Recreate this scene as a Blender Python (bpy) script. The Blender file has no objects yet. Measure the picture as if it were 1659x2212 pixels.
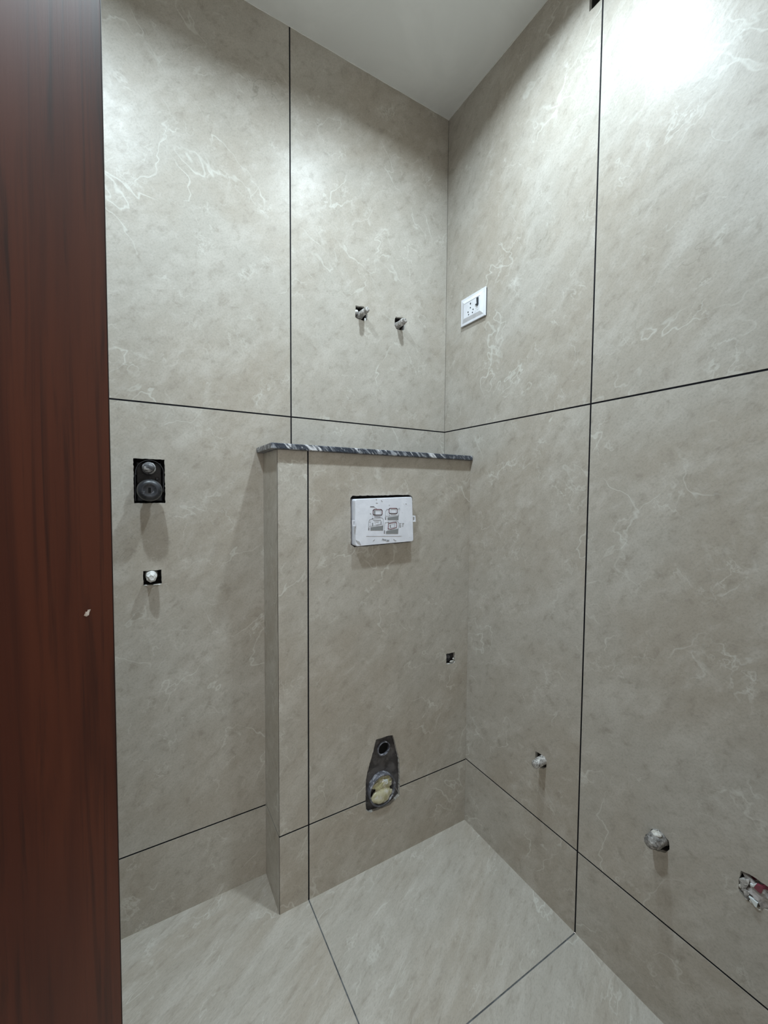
import bpy, bmesh, math, random
from mathutils import Vector, Matrix, noise as mnoise
random.seed(7)
sc = bpy.context.scene
col = sc.collection

# ------------------------------------------------------------------ camera
CAM = Vector((-0.9902, -1.2450, 1.1904))
FPX = 889.75
YAW, PITCH, ROLL = 0.52840, -0.04724, 0.00671
FW = Vector((math.sin(YAW)*math.cos(PITCH), math.cos(YAW)*math.cos(PITCH), math.sin(PITCH)))
_rt = Vector((math.cos(YAW), -math.sin(YAW), 0)); _up = _rt.cross(FW)
RT = math.cos(ROLL)*_rt + math.sin(ROLL)*_up
UP = -math.sin(ROLL)*_rt + math.cos(ROLL)*_up
cd = bpy.data.cameras.new('camera'); cam = bpy.data.objects.new('camera', cd); col.objects.link(cam)
cd.sensor_fit = 'VERTICAL'; cd.sensor_height = 36; cd.sensor_width = 27
cd.lens = 36*FPX/2212; cd.clip_start = 0.01
M = Matrix((RT, UP, -FW)).transposed().to_4x4(); M.translation = CAM
cam.matrix_world = M
sc.camera = cam

# ------------------------------------------------------------------ world, exposure, lamps
w = bpy.data.worlds.new('world'); sc.world = w; w.use_nodes = True
bg = w.node_tree.nodes['Background']; bg.inputs[0].default_value = (1.0, 0.96, 0.90, 1); bg.inputs[1].default_value = 1.2
sc.view_settings.view_transform = 'Standard'; sc.view_settings.look = 'None'
sc.view_settings.gamma = 1; sc.view_settings.use_curve_mapping = False
sc.view_settings.exposure = 0.13
LAMP_POWER = 9.7
LAMP_COLOR = (0.77, 0.915, 1.0)
LAMPS = [(-0.380, -0.570), (-1.100, -0.590)]
LAMP_R = 0.034
LAMP_SPREAD = math.radians(150)

# ------------------------------------------------------------------ sizes of the room
H = 2.555; Z1 = 1.42; XG = 0.5953; YR = 0.592; D = 0.1464; W = 0.6808; XB = 0.5943
Z0B, Z0C, Z0R = 0.222, 0.2275, 0.2300
XL, YF = -1.90, -1.30
GR = 0.0021           # half joint width
TT = 0.0006           # how far the joint lies behind the tile face

def ray(px, py): return FW + RT*((px-829.5)/FPX) - UP*((py-1106)/FPX)
def aty(px, py, Y=0.0): v = ray(px, py); return CAM + v*((Y-CAM.y)/v.y)
def atx(px, py, X=0.0): v = ray(px, py); return CAM + v*((X-CAM.x)/v.x)

# ------------------------------------------------------------------ materials
def new_mat(name):
    m = bpy.data.materials.new(name); m.use_nodes = True
    nt = m.node_tree; b = nt.nodes['Principled BSDF']
    return m, nt, b
def N(nt, t, **kw):
    n = nt.nodes.new(t)
    for k, v in kw.items():
        if k in ('operation', 'blend_type', 'data_type', 'wave_type', 'bands_direction', 'attribute_name', 'feature', 'noise_dimensions', 'wave_profile'): setattr(n, k, v)
    return n
def math_n(nt, op, a, b=None, clamp=False):
    n = nt.nodes.new('ShaderNodeMath'); n.operation = op; n.use_clamp = clamp
    for i, v in enumerate((a, b)):
        if v is None: continue
        if isinstance(v, (int, float)): n.inputs[i].default_value = v
        else: nt.links.new(v, n.inputs[i])
    return n.outputs[0]
def noise_n(nt, vec, scale, detail=4, rough=0.55, dist=0.0):
    n = nt.nodes.new('ShaderNodeTexNoise'); n.inputs['Scale'].default_value = scale
    n.inputs['Detail'].default_value = detail; n.inputs['Roughness'].default_value = rough
    n.inputs['Distortion'].default_value = dist
    nt.links.new(vec, n.inputs['Vector']); return n.outputs['Fac']
def maprange(nt, v, a, b, c=0.0, d=1.0, smooth=True):
    n = nt.nodes.new('ShaderNodeMapRange'); n.clamp = True
    if smooth: n.interpolation_type = 'SMOOTHSTEP'
    n.inputs['From Min'].default_value = a; n.inputs['From Max'].default_value = b
    n.inputs['To Min'].default_value = c; n.inputs['To Max'].default_value = d
    nt.links.new(v, n.inputs['Value']); return n.outputs['Result']
def mix(nt, f, a, b, mode='MIX'):
    n = nt.nodes.new('ShaderNodeMix'); n.data_type = 'RGBA'; n.blend_type = mode
    if isinstance(f, (int, float)): n.inputs[0].default_value = f
    else: nt.links.new(f, n.inputs[0])
    for i, v in ((6, a), (7, b)):
        if isinstance(v, tuple): n.inputs[i].default_value = (*v, 1)
        else: nt.links.new(v, n.inputs[i])
    return n.outputs[2]
def mapping(nt, vec, rot=(0, 0, 0), scale=(1, 1, 1), loc=(0, 0, 0)):
    n = nt.nodes.new('ShaderNodeMapping'); nt.links.new(vec, n.inputs['Vector'])
    n.inputs['Rotation'].default_value = rot; n.inputs['Scale'].default_value = scale; n.inputs['Location'].default_value = loc
    return n.outputs[0]
def bump(nt, b, h, strength, dist):
    n = nt.nodes.new('ShaderNodeBump'); n.inputs['Strength'].default_value = strength; n.inputs['Distance'].default_value = dist
    nt.links.new(h, n.inputs['Height']); nt.links.new(n.outputs[0], b.inputs['Normal'])

def tile_material():
    m, nt, b = new_mat('stone_look_tile')
    tc = nt.nodes.new('ShaderNodeTexCoord'); at = nt.nodes.new('ShaderNodeAttribute'); at.attribute_name = 'tile_offset'
    add = nt.nodes.new('ShaderNodeVectorMath'); add.operation = 'ADD'
    nt.links.new(tc.outputs['Object'], add.inputs[0]); nt.links.new(at.outputs['Vector'], add.inputs[1])
    P = add.outputs[0]
    sx = nt.nodes.new('ShaderNodeSeparateXYZ'); nt.links.new(P, sx.inputs[0]); X_, Y_, Z_ = sx.outputs
    u = math_n(nt, 'SUBTRACT', X_, Y_); geo = nt.nodes.new('ShaderNodeNewGeometry'); sn = nt.nodes.new('ShaderNodeSeparateXYZ'); nt.links.new(geo.outputs['True Normal'], sn.inputs[0])
    up_ = math_n(nt, 'GREATER_THAN', math_n(nt, 'ABSOLUTE', sn.outputs[2]), 0.5)
    v = math_n(nt, 'ADD', Z_, math_n(nt, 'MULTIPLY', Y_, up_))
    def uv(ku, kv):
        cmb = nt.nodes.new('ShaderNodeCombineXYZ')
        nt.links.new(math_n(nt, 'MULTIPLY', math_n(nt, 'ADD', u, v), ku), cmb.inputs[0])
        nt.links.new(math_n(nt, 'MULTIPLY', math_n(nt, 'SUBTRACT', v, u), kv), cmb.inputs[1])
        return cmb.outputs[0]
    A = uv(0.40, 0.70); B = uv(0.70, 0.40); A2 = uv(0.55, 0.70); I = uv(0.7, 0.7)
    def n_(vec, off, *a): return noise_n(nt, mapping(nt, vec, loc=(off, off*0.7, 0)), *a)
    big = n_(A2, 0, 2.6, 4, 0.55, 0.3)
    med = n_(A, 3, 11.0, 6, 0.70, 0.25)
    med2 = n_(A2, 6, 34.0, 5, 0.68, 0.3)
    fine = n_(I, 9, 210.0, 3, 0.7, 0.0)
    c = mix(nt, maprange(nt, big, 0.36, 0.64), (0.437, 0.391, 0.331), (0.470, 0.440, 0.391))
    c = mix(nt, math_n(nt, 'MULTIPLY', maprange(nt, med, 0.44, 0.68), 0.55), c, (0.588, 0.555, 0.503))
    c = mix(nt, math_n(nt, 'MULTIPLY', maprange(nt, med2, 0.50, 0.74), 0.62), c, (0.318, 0.279, 0.234))
    c = mix(nt, math_n(nt, 'MULTIPLY', maprange(nt, med2, 0.50, 0.24), 0.35), c, (0.612, 0.583, 0.539))
    c = mix(nt, math_n(nt, 'MULTIPLY', maprange(nt, fine, 0.42, 0.80), 0.40), c, (0.252, 0.227, 0.196))
    def veins(vec, off, scale, width, mscale, lo, hi, amt, colr, dist=0.15, detail=5):
        global_c = c_box[0]
        vv = n_(vec, off, scale, detail, 0.56, dist)
        a = math_n(nt, 'ABSOLUTE', math_n(nt, 'SUBTRACT', vv, 0.5))
        l = maprange(nt, a, 0.0, width, 1.0, 0.0)
        k = maprange(nt, n_(I, off+20, mscale, 3, 0.6, 0.2), lo, hi)
        f = math_n(nt, 'MULTIPLY', math_n(nt, 'MULTIPLY', l, k), amt)
        c_box[0] = mix(nt, f, global_c, colr)
    c_box = [c]
    veins(A, 11, 3.2, 0.0060, 4.2, 0.49, 0.65, 0.38, (0.796, 0.804, 0.748))
    veins(B, 17, 2.6, 0.0055, 3.4, 0.50, 0.66, 0.40, (0.796, 0.804, 0.748))
    veins(A2, 23, 8.0, 0.016, 7.0, 0.52, 0.70, 0.36, (0.756, 0.753, 0.699))
    veins(B, 29, 11.0, 0.018, 8.0, 0.54, 0.70, 0.34, (0.756, 0.753, 0.699))
    veins(I, 31, 17.0, 0.020, 9.0, 0.52, 0.70, 0.34, (0.737, 0.733, 0.679))
    veins(A2, 37, 5.0, 0.007, 5.1, 0.60, 0.72, 0.35, (0.199, 0.181, 0.143), 0.5)
    c = c_box[0]
    nt.links.new(c, b.inputs['Base Color'])
    r = maprange(nt, med2, 0.3, 0.7, 0.345, 0.405, False)
    nt.links.new(r, b.inputs['Roughness'])
    b.inputs['Specular IOR Level'].default_value = 0.22
    hgt = math_n(nt, 'ADD', math_n(nt, 'MULTIPLY', med2, 0.6), math_n(nt, 'MULTIPLY', fine, 0.12))
    hgt = math_n(nt, 'ADD', hgt, math_n(nt, 'MULTIPLY', med, 0.8))
    bump(nt, b, hgt, 0.35, 0.0016)
    return m

def plain(name, colr, rough=0.5, spec=0.5, metallic=0.0):
    m, nt, b = new_mat(name)
    b.inputs['Base Color'].default_value = (*colr, 1); b.inputs['Roughness'].default_value = rough
    b.inputs['Specular IOR Level'].default_value = spec; b.inputs['Metallic'].default_value = metallic
    return m
def mottled(name, c1, c2, scale, lo=0.4, hi=0.6, rough=0.7, bmp=0.4, bd=0.001, metallic=0.0, c3=None, s3=40, lo3=0.55, hi3=0.62, spec=0.4):
    m, nt, b = new_mat(name)
    tc = nt.nodes.new('ShaderNodeTexCoord'); P = tc.outputs['Object']
    f = noise_n(nt, P, scale, 5, 0.6, 0.5)
    c = mix(nt, maprange(nt, f, lo, hi), c1, c2)
    if c3: c = mix(nt, maprange(nt, noise_n(nt, mapping(nt, P, loc=(3, 7, 1)), s3, 4, 0.6, 0.6), lo3, hi3), c, c3)
    nt.links.new(c, b.inputs['Base Color']); b.inputs['Roughness'].default_value = rough
    b.inputs['Metallic'].default_value = metallic; b.inputs['Specular IOR Level'].default_value = spec
    if bmp: bump(nt, b, f, bmp, bd)
    return m

M_TILE = tile_material()
M_GROUT = plain('black_epoxy_grout', (0.004, 0.004, 0.007), 0.7, 0.15)
M_GROUTF = mottled('grey_floor_grout', (0.085, 0.09, 0.095), (0.15, 0.155, 0.16), 30, rough=0.8, bmp=0)
M_BODY = mottled('tile_body', (0.45, 0.42, 0.37), (0.60, 0.58, 0.54), 90, rough=0.85)
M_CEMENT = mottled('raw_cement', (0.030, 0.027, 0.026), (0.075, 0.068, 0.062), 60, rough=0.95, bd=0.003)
M_CEIL = mottled('ceiling_paint', (0.80, 0.81, 0.80), (0.84, 0.85, 0.84), 5, rough=0.75, bmp=0.25, bd=0.0015)
M_TRIMPAINT = plain('ceiling_edge_filler', (0.80, 0.80, 0.77), 0.7, 0.3)
M_WHITE = mottled('white_plastic', (0.78, 0.79, 0.84), (0.84, 0.85, 0.90), 25, rough=0.32, bmp=0, spec=0.5)
M_COVER = mottled('scuffed_white_plastic', (0.80, 0.82, 0.90), (0.86, 0.88, 0.96), 30, rough=0.42, bmp=0, c3=(0.55, 0.54, 0.54), s3=60, lo3=0.66, hi3=0.76)
M_BLACKP = mottled('dusty_black_plastic', (0.010, 0.010, 0.012), (0.030, 0.031, 0.036), 50, rough=0.38, bmp=0.2, c3=(0.22, 0.22, 0.24), s3=70, lo3=0.60, hi3=0.72)
M_CAP = mottled('chalky_black_plastic', (0.012, 0.013, 0.017), (0.030, 0.032, 0.040), 40, rough=0.40, bmp=0.15, c3=(0.30, 0.31, 0.34), s3=90, lo3=0.58, hi3=0.74, spec=0.6)
M_SPIN = mottled('dusty_grey_spindle', (0.05, 0.05, 0.055), (0.16, 0.16, 0.17), 60, rough=0.5, bmp=0.3, c3=(0.55, 0.55, 0.56), s3=55, lo3=0.50, hi3=0.62)
M_DARK = plain('black_gap', (0.006, 0.006, 0.006), 0.8, 0.2)
M_STUB = mottled('plaster_smeared_fitting', (0.13, 0.12, 0.11), (0.42, 0.40, 0.38), 110, 0.38, 0.55, rough=0.6, bmp=0.7, bd=0.0012, c3=(0.68, 0.66, 0.64), s3=160, lo3=0.52, hi3=0.60)
M_STUBD = mottled('dusty_grey_fitting', (0.10, 0.095, 0.09), (0.30, 0.285, 0.27), 90, 0.38, 0.58, rough=0.7, bmp=0.7, bd=0.0012, c3=(0.50, 0.48, 0.46), s3=130, lo3=0.56, hi3=0.64)
M_STUBW = mottled('white_thread_tape', (0.50, 0.49, 0.47), (0.74, 0.73, 0.72), 120, 0.35, 0.55, rough=0.55, bmp=0.7, bd=0.0015)
M_LUMP = mottled('dried_plaster_lump', (0.50, 0.47, 0.42), (0.70, 0.68, 0.64), 150, rough=0.9, bmp=0.6)
M_PVC = mottled('grey_pvc_pipe', (0.075, 0.075, 0.088), (0.16, 0.16, 0.185), 45, rough=0.5, bmp=0.2, c3=(0.34, 0.34, 0.37), s3=70)
M_PLATE = mottled('dusty_grey_mounting_plate', (0.055, 0.051, 0.052), (0.11, 0.103, 0.104), 30, rough=0.75, bmp=0.4, c3=(0.17, 0.165, 0.17), s3=45, lo3=0.58, hi3=0.68)
M_BAG = mottled('yellowish_plastic_bag', (0.42, 0.39, 0.22), (0.62, 0.59, 0.42), 28, 0.42, 0.58, rough=0.28, bmp=0.5, bd=0.002, c3=(0.66, 0.64, 0.58), s3=40, spec=0.7)
M_FOIL = mottled('white_and_maroon_wrapper', (0.30, 0.28, 0.27), (0.50, 0.47, 0.46), 50, 0.42, 0.58, rough=0.35, bmp=0.5, bd=0.002, c3=(0.15, 0.02, 0.04), s3=22, lo3=0.56, hi3=0.60, spec=0.6)
M_SLIVER = plain('white_wrapper_fold', (0.72, 0.76, 0.76), 0.35, 0.5)
M_MAROON = plain('maroon_wrapper_fold', (0.20, 0.045, 0.065), 0.4, 0.5)
M_STRING = plain('white_thread', (0.6, 0.58, 0.52), 0.7, 0.3)
M_INK = plain('dark_print', (0.06, 0.05, 0.06), 0.5, 0.4)
M_INKG = plain('grey_print', (0.26, 0.27, 0.28), 0.5, 0.4)
M_INKL = plain('pale_grey_print', (0.48, 0.48, 0.50), 0.5, 0.4)
M_INKR = plain('maroon_print', (0.15, 0.025, 0.03), 0.5, 0.4)
M_LAMPRIM = plain('white_lamp_trim', (0.75, 0.75, 0.75), 0.4, 0.5)
M_PAINTW = mottled('painted_plaster', (0.42, 0.40, 0.36), (0.46, 0.44, 0.40), 5, rough=0.8, bmp=0)
M_FLECK = mottled('pale_fleck', (0.40, 0.33, 0.28), (0.62, 0.55, 0.50), 200, rough=0.8, bmp=0)
m, nt, b = new_mat('lamp_diffuser'); b.inputs['Emission Color'].default_value = (*LAMP_COLOR, 1); b.inputs['Emission Strength'].default_value = 12; M_LAMP = m

def granite_material():
    m, nt, b = new_mat('dark_granite')
    tc = nt.nodes.new('ShaderNodeTexCoord'); P = tc.outputs['Object']
    Q = mapping(nt, mapping(nt, P, rot=(0, math.pi/4, 0)), scale=(1, 1, 0.28))
    a = noise_n(nt, Q, 85, 4, 0.6, 0.7)
    d = noise_n(nt, P, 300, 3, 0.7, 0)
    c = mix(nt, maprange(nt, d, 0.4, 0.62), (0.020, 0.026, 0.042), (0.075, 0.088, 0.115))
    c = mix(nt, maprange(nt, a, 0.50, 0.66), c, (0.34, 0.36, 0.40))
    c = mix(nt, maprange(nt, noise_n(nt, mapping(nt, Q, loc=(3, 4, 5)), 55, 3, 0.6, 0.8), 0.56, 0.66), c, (0.75, 0.76, 0.80))
    nt.links.new(c, b.inputs['Base Color']); b.inputs['Roughness'].default_value = 0.30
    b.inputs['Specular IOR Level'].default_value = 0.6
    return m
M_GRANITE = granite_material()

def wood_material():
    m, nt, b = new_mat('mahogany_laminate')
    tc = nt.nodes.new('ShaderNodeTexCoord'); P = tc.outputs['Object']
    Q = mapping(nt, P, scale=(1, 1, 0.045))
    wv = noise_n(nt, Q, 55, 5, 0.6, 1.4)
    w2 = noise_n(nt, mapping(nt, P, scale=(1, 1, 0.02), loc=(4, 1, 2)), 190, 4, 0.65, 0.6)
    w3 = noise_n(nt, mapping(nt, P, scale=(1, 1, 0.10), loc=(1, 6, 2)), 18, 3, 0.5, 0.8)
    c = mix(nt, maprange(nt, w3, 0.35, 0.65), (0.057, 0.0125, 0.0056), (0.084, 0.0200, 0.0084))
    c = mix(nt, maprange(nt, wv, 0.46, 0.76), c, (0.027, 0.0065, 0.0038))
    c = mix(nt, math_n(nt, 'MULTIPLY', maprange(nt, w2, 0.55, 0.80), 0.30), c, (0.020, 0.006, 0.004))
    nt.links.new(c, b.inputs['Base Color'])
    b.inputs['Roughness'].default_value = 0.46; b.inputs['Specular IOR Level'].default_value = 0.30
    bump(nt, b, math_n(nt, 'ADD', wv, w2), 0.12, 0.0006)
    return m
M_WOOD = wood_material()
M_EDGE = plain('dark_edge_band', (0.022, 0.010, 0.009), 0.5, 0.4)

# ------------------------------------------------------------------ mesh helpers
def link_bm(name, bm, mats, parent=None, smooth=False):
    me = bpy.data.meshes.new(name); bmesh.ops.recalc_face_normals(bm, faces=bm.faces[:]) if False else None
    bm.to_mesh(me); bm.free()
    if not isinstance(mats, (list, tuple)): mats = [mats]
    for mm in mats: me.materials.append(mm)
    if smooth:
        for p in me.polygons: p.use_smooth = True
    o = bpy.data.objects.new(name, me); col.objects.link(o)
    if parent:
        o.parent = parent
        o.matrix_parent_inverse = Matrix.Identity(4)
    return o
def tag(o, label=None, cat=None, group=None, kind=None):
    if label: o['label'] = label
    if cat: o['category'] = cat
    if group: o['group'] = group
    if kind: o['kind'] = kind
    return o
def empty(name, loc, axis='y'):
    """an Empty on the wall: its local frame is x = along the wall, y = into the wall, z = up"""
    o = bpy.data.objects.new(name, None); col.objects.link(o); o.empty_display_size = 0.02
    o.location = loc
    if axis == 'x': o.rotation_euler = (0, 0, -math.pi/2)
    return o
def local(o, p):
    r = Matrix.Rotation(-o.rotation_euler.z, 3, 'Z'); return r @ (Vector(p) - Vector(o.location))
def add_box(bm, a, b, mi=0, bevel=0.0, seg=2):
    a, b = Vector(a), Vector(b); c = (a+b)/2; s = b-a
    r = bmesh.ops.create_cube(bm, size=1, matrix=Matrix.Translation(c) @ Matrix.Diagonal((abs(s.x), abs(s.y), abs(s.z), 1)))
    vs = r['verts']
    if bevel:
        es = list({e for v in vs for e in v.link_edges})
        rr = bmesh.ops.bevel(bm, geom=es, offset=bevel, segments=seg, affect='EDGES', profile=0.6)
        fs = set(rr['faces']) | {f for v in rr['verts'] for f in v.link_faces}
    else: fs = {f for v in vs for f in v.link_faces}
    for f in fs: f.material_index = mi
    return fs
def lathe(bm, prof, seg=32, mi=0, c=(0, 0, 0), squash=1.0, jitter=0.0, caps=True, seed=0):
    """revolve (radius, y) around the local y axis; y negative = out of the wall"""
    c = Vector(c); rings = []
    for r, y in prof:
        ring = []
        for i in range(seg):
            a = 2*math.pi*i/seg
            p = Vector((math.cos(a)*r, y, math.sin(a)*r*squash))
            if jitter and r > 1e-6:
                q = p*120 + Vector((seed*13.1, 0, 0)); p += Vector((math.cos(a), 0, math.sin(a)))*jitter*mnoise.noise(q)
                p.y += jitter*0.6*mnoise.noise(q + Vector((7, 7, 7)))
            ring.append(bm.verts.new(c + p))
        rings.append(ring)
    for k in range(len(rings)-1):
        for i in range(seg):
            j = (i+1) % seg
            f = bm.faces.new((rings[k][i], rings[k][j], rings[k+1][j], rings[k+1][i])); f.material_index = mi
    if caps:
        for ring in (rings[0], rings[-1]):
            f = bm.faces.new(ring); f.material_index = mi
    bmesh.ops.recalc_face_normals(bm, faces=bm.faces[:])
    return bm
def prism(bm, poly, y0, y1, mi=0):
    """poly in (x, z), extruded along y"""
    a = [bm.verts.new((x, y0, z)) for x, z in poly]; b2 = [bm.verts.new((x, y1, z)) for x, z in poly]
    fs = [bm.faces.new(a), bm.faces.new(b2[::-1])]
    n = len(poly)
    for i in range(n): fs.append(bm.faces.new((a[i], b2[i], b2[(i+1) % n], a[(i+1) % n])))
    for f in fs: f.material_index = mi
    bmesh.ops.recalc_face_normals(bm, faces=fs)
    return fs
def strip(bm, pts, wd, y0, y1, mi=0, closed=False):
    n = len(pts); rng = range(n if closed else n-1)
    for i in rng:
        p, q = Vector(pts[i]), Vector(pts[(i+1) % n]); d = (q-p)
        if d.length < 1e-9: continue
        d.normalize(); nn = Vector((-d.y, d.x))*wd/2; e = d*wd*0.4
        prism(bm, [tuple(p-e+nn), tuple(q+e+nn), tuple(q+e-nn), tuple(p-e-nn)], y0, y1, mi)
def rrect(x0, z0, x1, z1, r, n=5):
    out = []
    for cx, cz, a0 in ((x1-r, z1-r, 0), (x0+r, z1-r, 90), (x0+r, z0+r, 180), (x1-r, z0+r, 270)):
        for k in range(n+1):
            a = math.radians(a0 + 90*k/n); out.append((cx+r*math.cos(a), cz+r*math.sin(a)))
    return out
def blob(bm, c, size, sub=3, amp=0.35, freq=60, seed=0, mi=0, ridged=False):
    r = bmesh.ops.create_icosphere(bm, subdivisions=sub, radius=1)
    c = Vector(c); s = Vector(size)
    for v in r['verts']:
        d = v.co.copy(); p = Vector((d.x*s.x, d.y*s.y, d.z*s.z))
        q = p*freq + Vector((seed*5.3, seed*1.7, 0)); k = mnoise.noise(q)
        if ridged: k = 1 - 2*abs(k)*2.0
        k += 0.4*mnoise.noise(q*2.3)
        v.co = c + p*(1 + amp*k)
    for v in r['verts']:
        for f in v.link_faces: f.material_index = mi

# ------------------------------------------------------------------ tiled walls with real cut-outs
def poly_prism(poly3, n, depth, front=0.01):
    """solid through the polygon of 3D points, along the wall normal n (n points into the wall)"""
    bm = bmesh.new(); n = Vector(n)
    a = [bm.verts.new(Vector(p)-n*front) for p in poly3]; b2 = [bm.verts.new(Vector(p)+n*depth) for p in poly3]
    bm.faces.new(a); bm.faces.new(b2[::-1]); k = len(a)
    for i in range(k): bm.faces.new((a[i], b2[i], b2[(i+1) % k], a[(i+1) % k]))
    bmesh.ops.recalc_face_normals(bm, faces=bm.faces[:])
    bmesh.ops.triangulate(bm, faces=bm.faces[:])
    return bm
def rough_poly(pts, amp=0.0008, step=0.005):
    out = []
    for i in range(len(pts)):
        p, q = Vector(pts[i]), Vector(pts[(i+1) % len(pts)]); L = (q-p).length; k = max(1, int(L/step))
        for j in range(k):
            t = j/k; x = p.lerp(q, t)
            if j: 
                d = (q-p).normalized(); nn = Vector((d.z, 0, -d.x)) if abs(d.y) < 1e-4 and abs(p.y-q.y) < 1e-5 else Vector((0, d.z, -d.y))
                x = x + nn*amp*random.uniform(-1, 1)
            out.append(x)
    return out
def wall(name, layers, tiles, cuts, n, mats):
    """layers: [(min, max, face_mat, cut_mat)], tiles: [(min, max)], cuts: [(poly3, depth)]"""
    cutters = []
    for poly, depth in cuts:
        bm = poly_prism(rough_poly(poly), n, depth); me = bpy.data.meshes.new('tmp'); bm.to_mesh(me); bm.free()
        for mm in mats: me.materials.append(mm)
        o = bpy.data.objects.new('tmp', me); col.objects.link(o); cutters.append(o)
    out = bmesh.new(); lay = out.loops.layers.float_vector.new('tile_offset') if hasattr(out.loops.layers, 'float_vector') else None
    pieces = [(a, b2, fm, cm, (0, 0, 0)) for a, b2, fm, cm in layers]
    for a, b2 in tiles: pieces.append((a, b2, 0, 0, (random.uniform(-9, 9), random.uniform(-9, 9), random.uniform(-9, 9))))
    mes = []
    for a, b2, fm, cm, off in pieces:
        a, b2 = Vector(a), Vector(b2)
        bm = bmesh.new(); add_box(bm, a, b2, fm); bmesh.ops.recalc_face_normals(bm, faces=bm.faces[:])
        me = bpy.data.meshes.new('tmp'); bm.to_mesh(me); bm.free()
        for mm in mats: me.materials.append(mm)
        o = bpy.data.objects.new('tmp', me); col.objects.link(o)
        lo = Vector((min(a[i], b2[i]) for i in range(3))); hi = Vector((max(a[i], b2[i]) for i in range(3)))
        for cu in cutters:
            cl = [min(v.co[i] for v in cu.data.vertices) for i in range(3)]; ch = [max(v.co[i] for v in cu.data.vertices) for i in range(3)]
            if any(cl[i] > hi[i] or ch[i] < lo[i] for i in range(3)): continue
            for p in cu.data.polygons: p.material_index = cm
            cm_copy = cu.data.copy(); co = bpy.data.objects.new('tmp', cm_copy); col.objects.link(co)
            md = o.modifiers.new('b', 'BOOLEAN'); md.operation = 'DIFFERENCE'; md.solver = 'EXACT'; md.object = co
            mes.append(co)
        dg = bpy.context.evaluated_depsgraph_get(); ev = o.evaluated_get(dg)
        m2 = bpy.data.meshes.new_from_object(ev)
        off_at = m2.attributes.new('tile_offset', 'FLOAT_VECTOR', 'POINT')
        for d in off_at.data: d.vector = off
        mes.append(o); mes.append((m2,))
    final = bpy.data.meshes.new(name)
    verts, faces, mi, offs = [], [], [], []
    for e in mes:
        if isinstance(e, tuple):
            m2 = e[0]; base = len(verts)
            verts += [v.co[:] for v in m2.vertices]; offs += [d.vector[:] for d in m2.attributes['tile_offset'].data]
            for p in m2.polygons: faces.append([base+i for i in p.vertices]); mi.append(p.material_index)
    final.from_pydata(verts, [], faces)
    for mm in mats: final.materials.append(mm)
    for p, k in zip(final.polygons, mi): p.material_index = k
    at_ = final.attributes.new('tile_offset', 'FLOAT_VECTOR', 'POINT')
    for d, v in zip(at_.data, offs): d.vector = v
    final.update()
    for e in mes:
        if not isinstance(e, tuple): bpy.data.objects.remove(e)
    for c_ in cutters: bpy.data.objects.remove(c_)
    o = bpy.data.objects.new(name, final); col.objects.link(o); o['kind'] = 'structure'
    return o
WM = [M_TILE, M_GROUT, M_BODY, M_CEMENT, M_PLATE]

def zpx(reg, scale, pts):   # points read in an enlarged view of the photo
    return [(reg[0]+x/scale, reg[1]+y/scale) for x, y in pts]
py_ = lambda pts, Y=0.0: [aty(*p, Y) for p in pts]
px_ = lambda pts: [atx(*p) for p in pts]
def rect_y(x0, z0, x1, z1, Y=0.0): return [Vector((x0, Y, z0)), Vector((x1, Y, z0)), Vector((x1, Y, z1)), Vector((x0, Y, z1))]

# cut-outs
MIX_HOLE = rect_y(-1.0115, 1.158, -0.940, 1.274)
LOW_HOLE = rect_y(-0.9945, 0.941, -0.952, 0.980)
S1_HOLE = py_(zpx((740, 630), 10.37, [(290, 310), (475, 335), (560, 500), (550, 640), (480, 655), (330, 610), (285, 570)]))
S2_HOLE = py_(zpx((740, 630), 10.37, [(1195, 560), (1360, 590), (1410, 620), (1395, 840), (1370, 868), (1280, 855), (1200, 830), (1165, 740), (1175, 600)]))
TOILET_HOLE = py_(zpx((760, 1570), 11.06, [(575, 310), (830, 225), (985, 200), (1040, 400), (1138, 800), (1150, 1300), (1140, 1640), (900, 1870), (600, 1995), (430, 2050), (335, 1990), (330, 1700), (335, 1270), (370, 1080), (520, 560)]), -D)
COVER_HOLE = py_([(757, 1076), (761, 1071), (886, 1069), (891, 1074), (891, 1167), (886, 1171), (766, 1182), (758, 1177)], -D)
PLUG_HOLE = py_(zpx((940, 1390), 23.7, [(570, 540), (990, 440), (1015, 460), (1020, 930), (920, 1030), (570, 1060)]), -D)
R1_HOLE = px_(zpx((1120, 1600), 16.59, [(600, 375), (840, 515), (1000, 660), (1000, 950), (900, 1010), (600, 960)]))
R2_HOLE = px_(zpx((1360, 1770), 13.82, [(640, 300), (720, 285), (820, 360), (1050, 500), (1165, 630), (1190, 900), (1060, 1000), (800, 940), (620, 800), (590, 470)]))
R3_HOLE = px_(zpx((1560, 1860), 16.76, [(680, 350), (1000, 490), (1659, 930), (2100, 1230), (2100, 2150), (1700, 1800), (1250, 1640), (950, 1450), (640, 1120), (590, 1000), (620, 600)]))
TOP_HOLE = [Vector((0, -0.556, 2.401)), Vector((0, -0.660, 2.401)), Vector((0, -0.660, 2.50)), Vector((0, -0.556, 2.50))]

zt = [0.0, None, Z1, H]
def spans(vals): return [(vals[i], vals[i+1]) for i in range(len(vals)-1)]
def g(a, b, e0, e1):     # shrink a span by the half joint, but not at room edges
    return (a + (0 if e0 else GR), b - (0 if e1 else GR))
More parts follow.
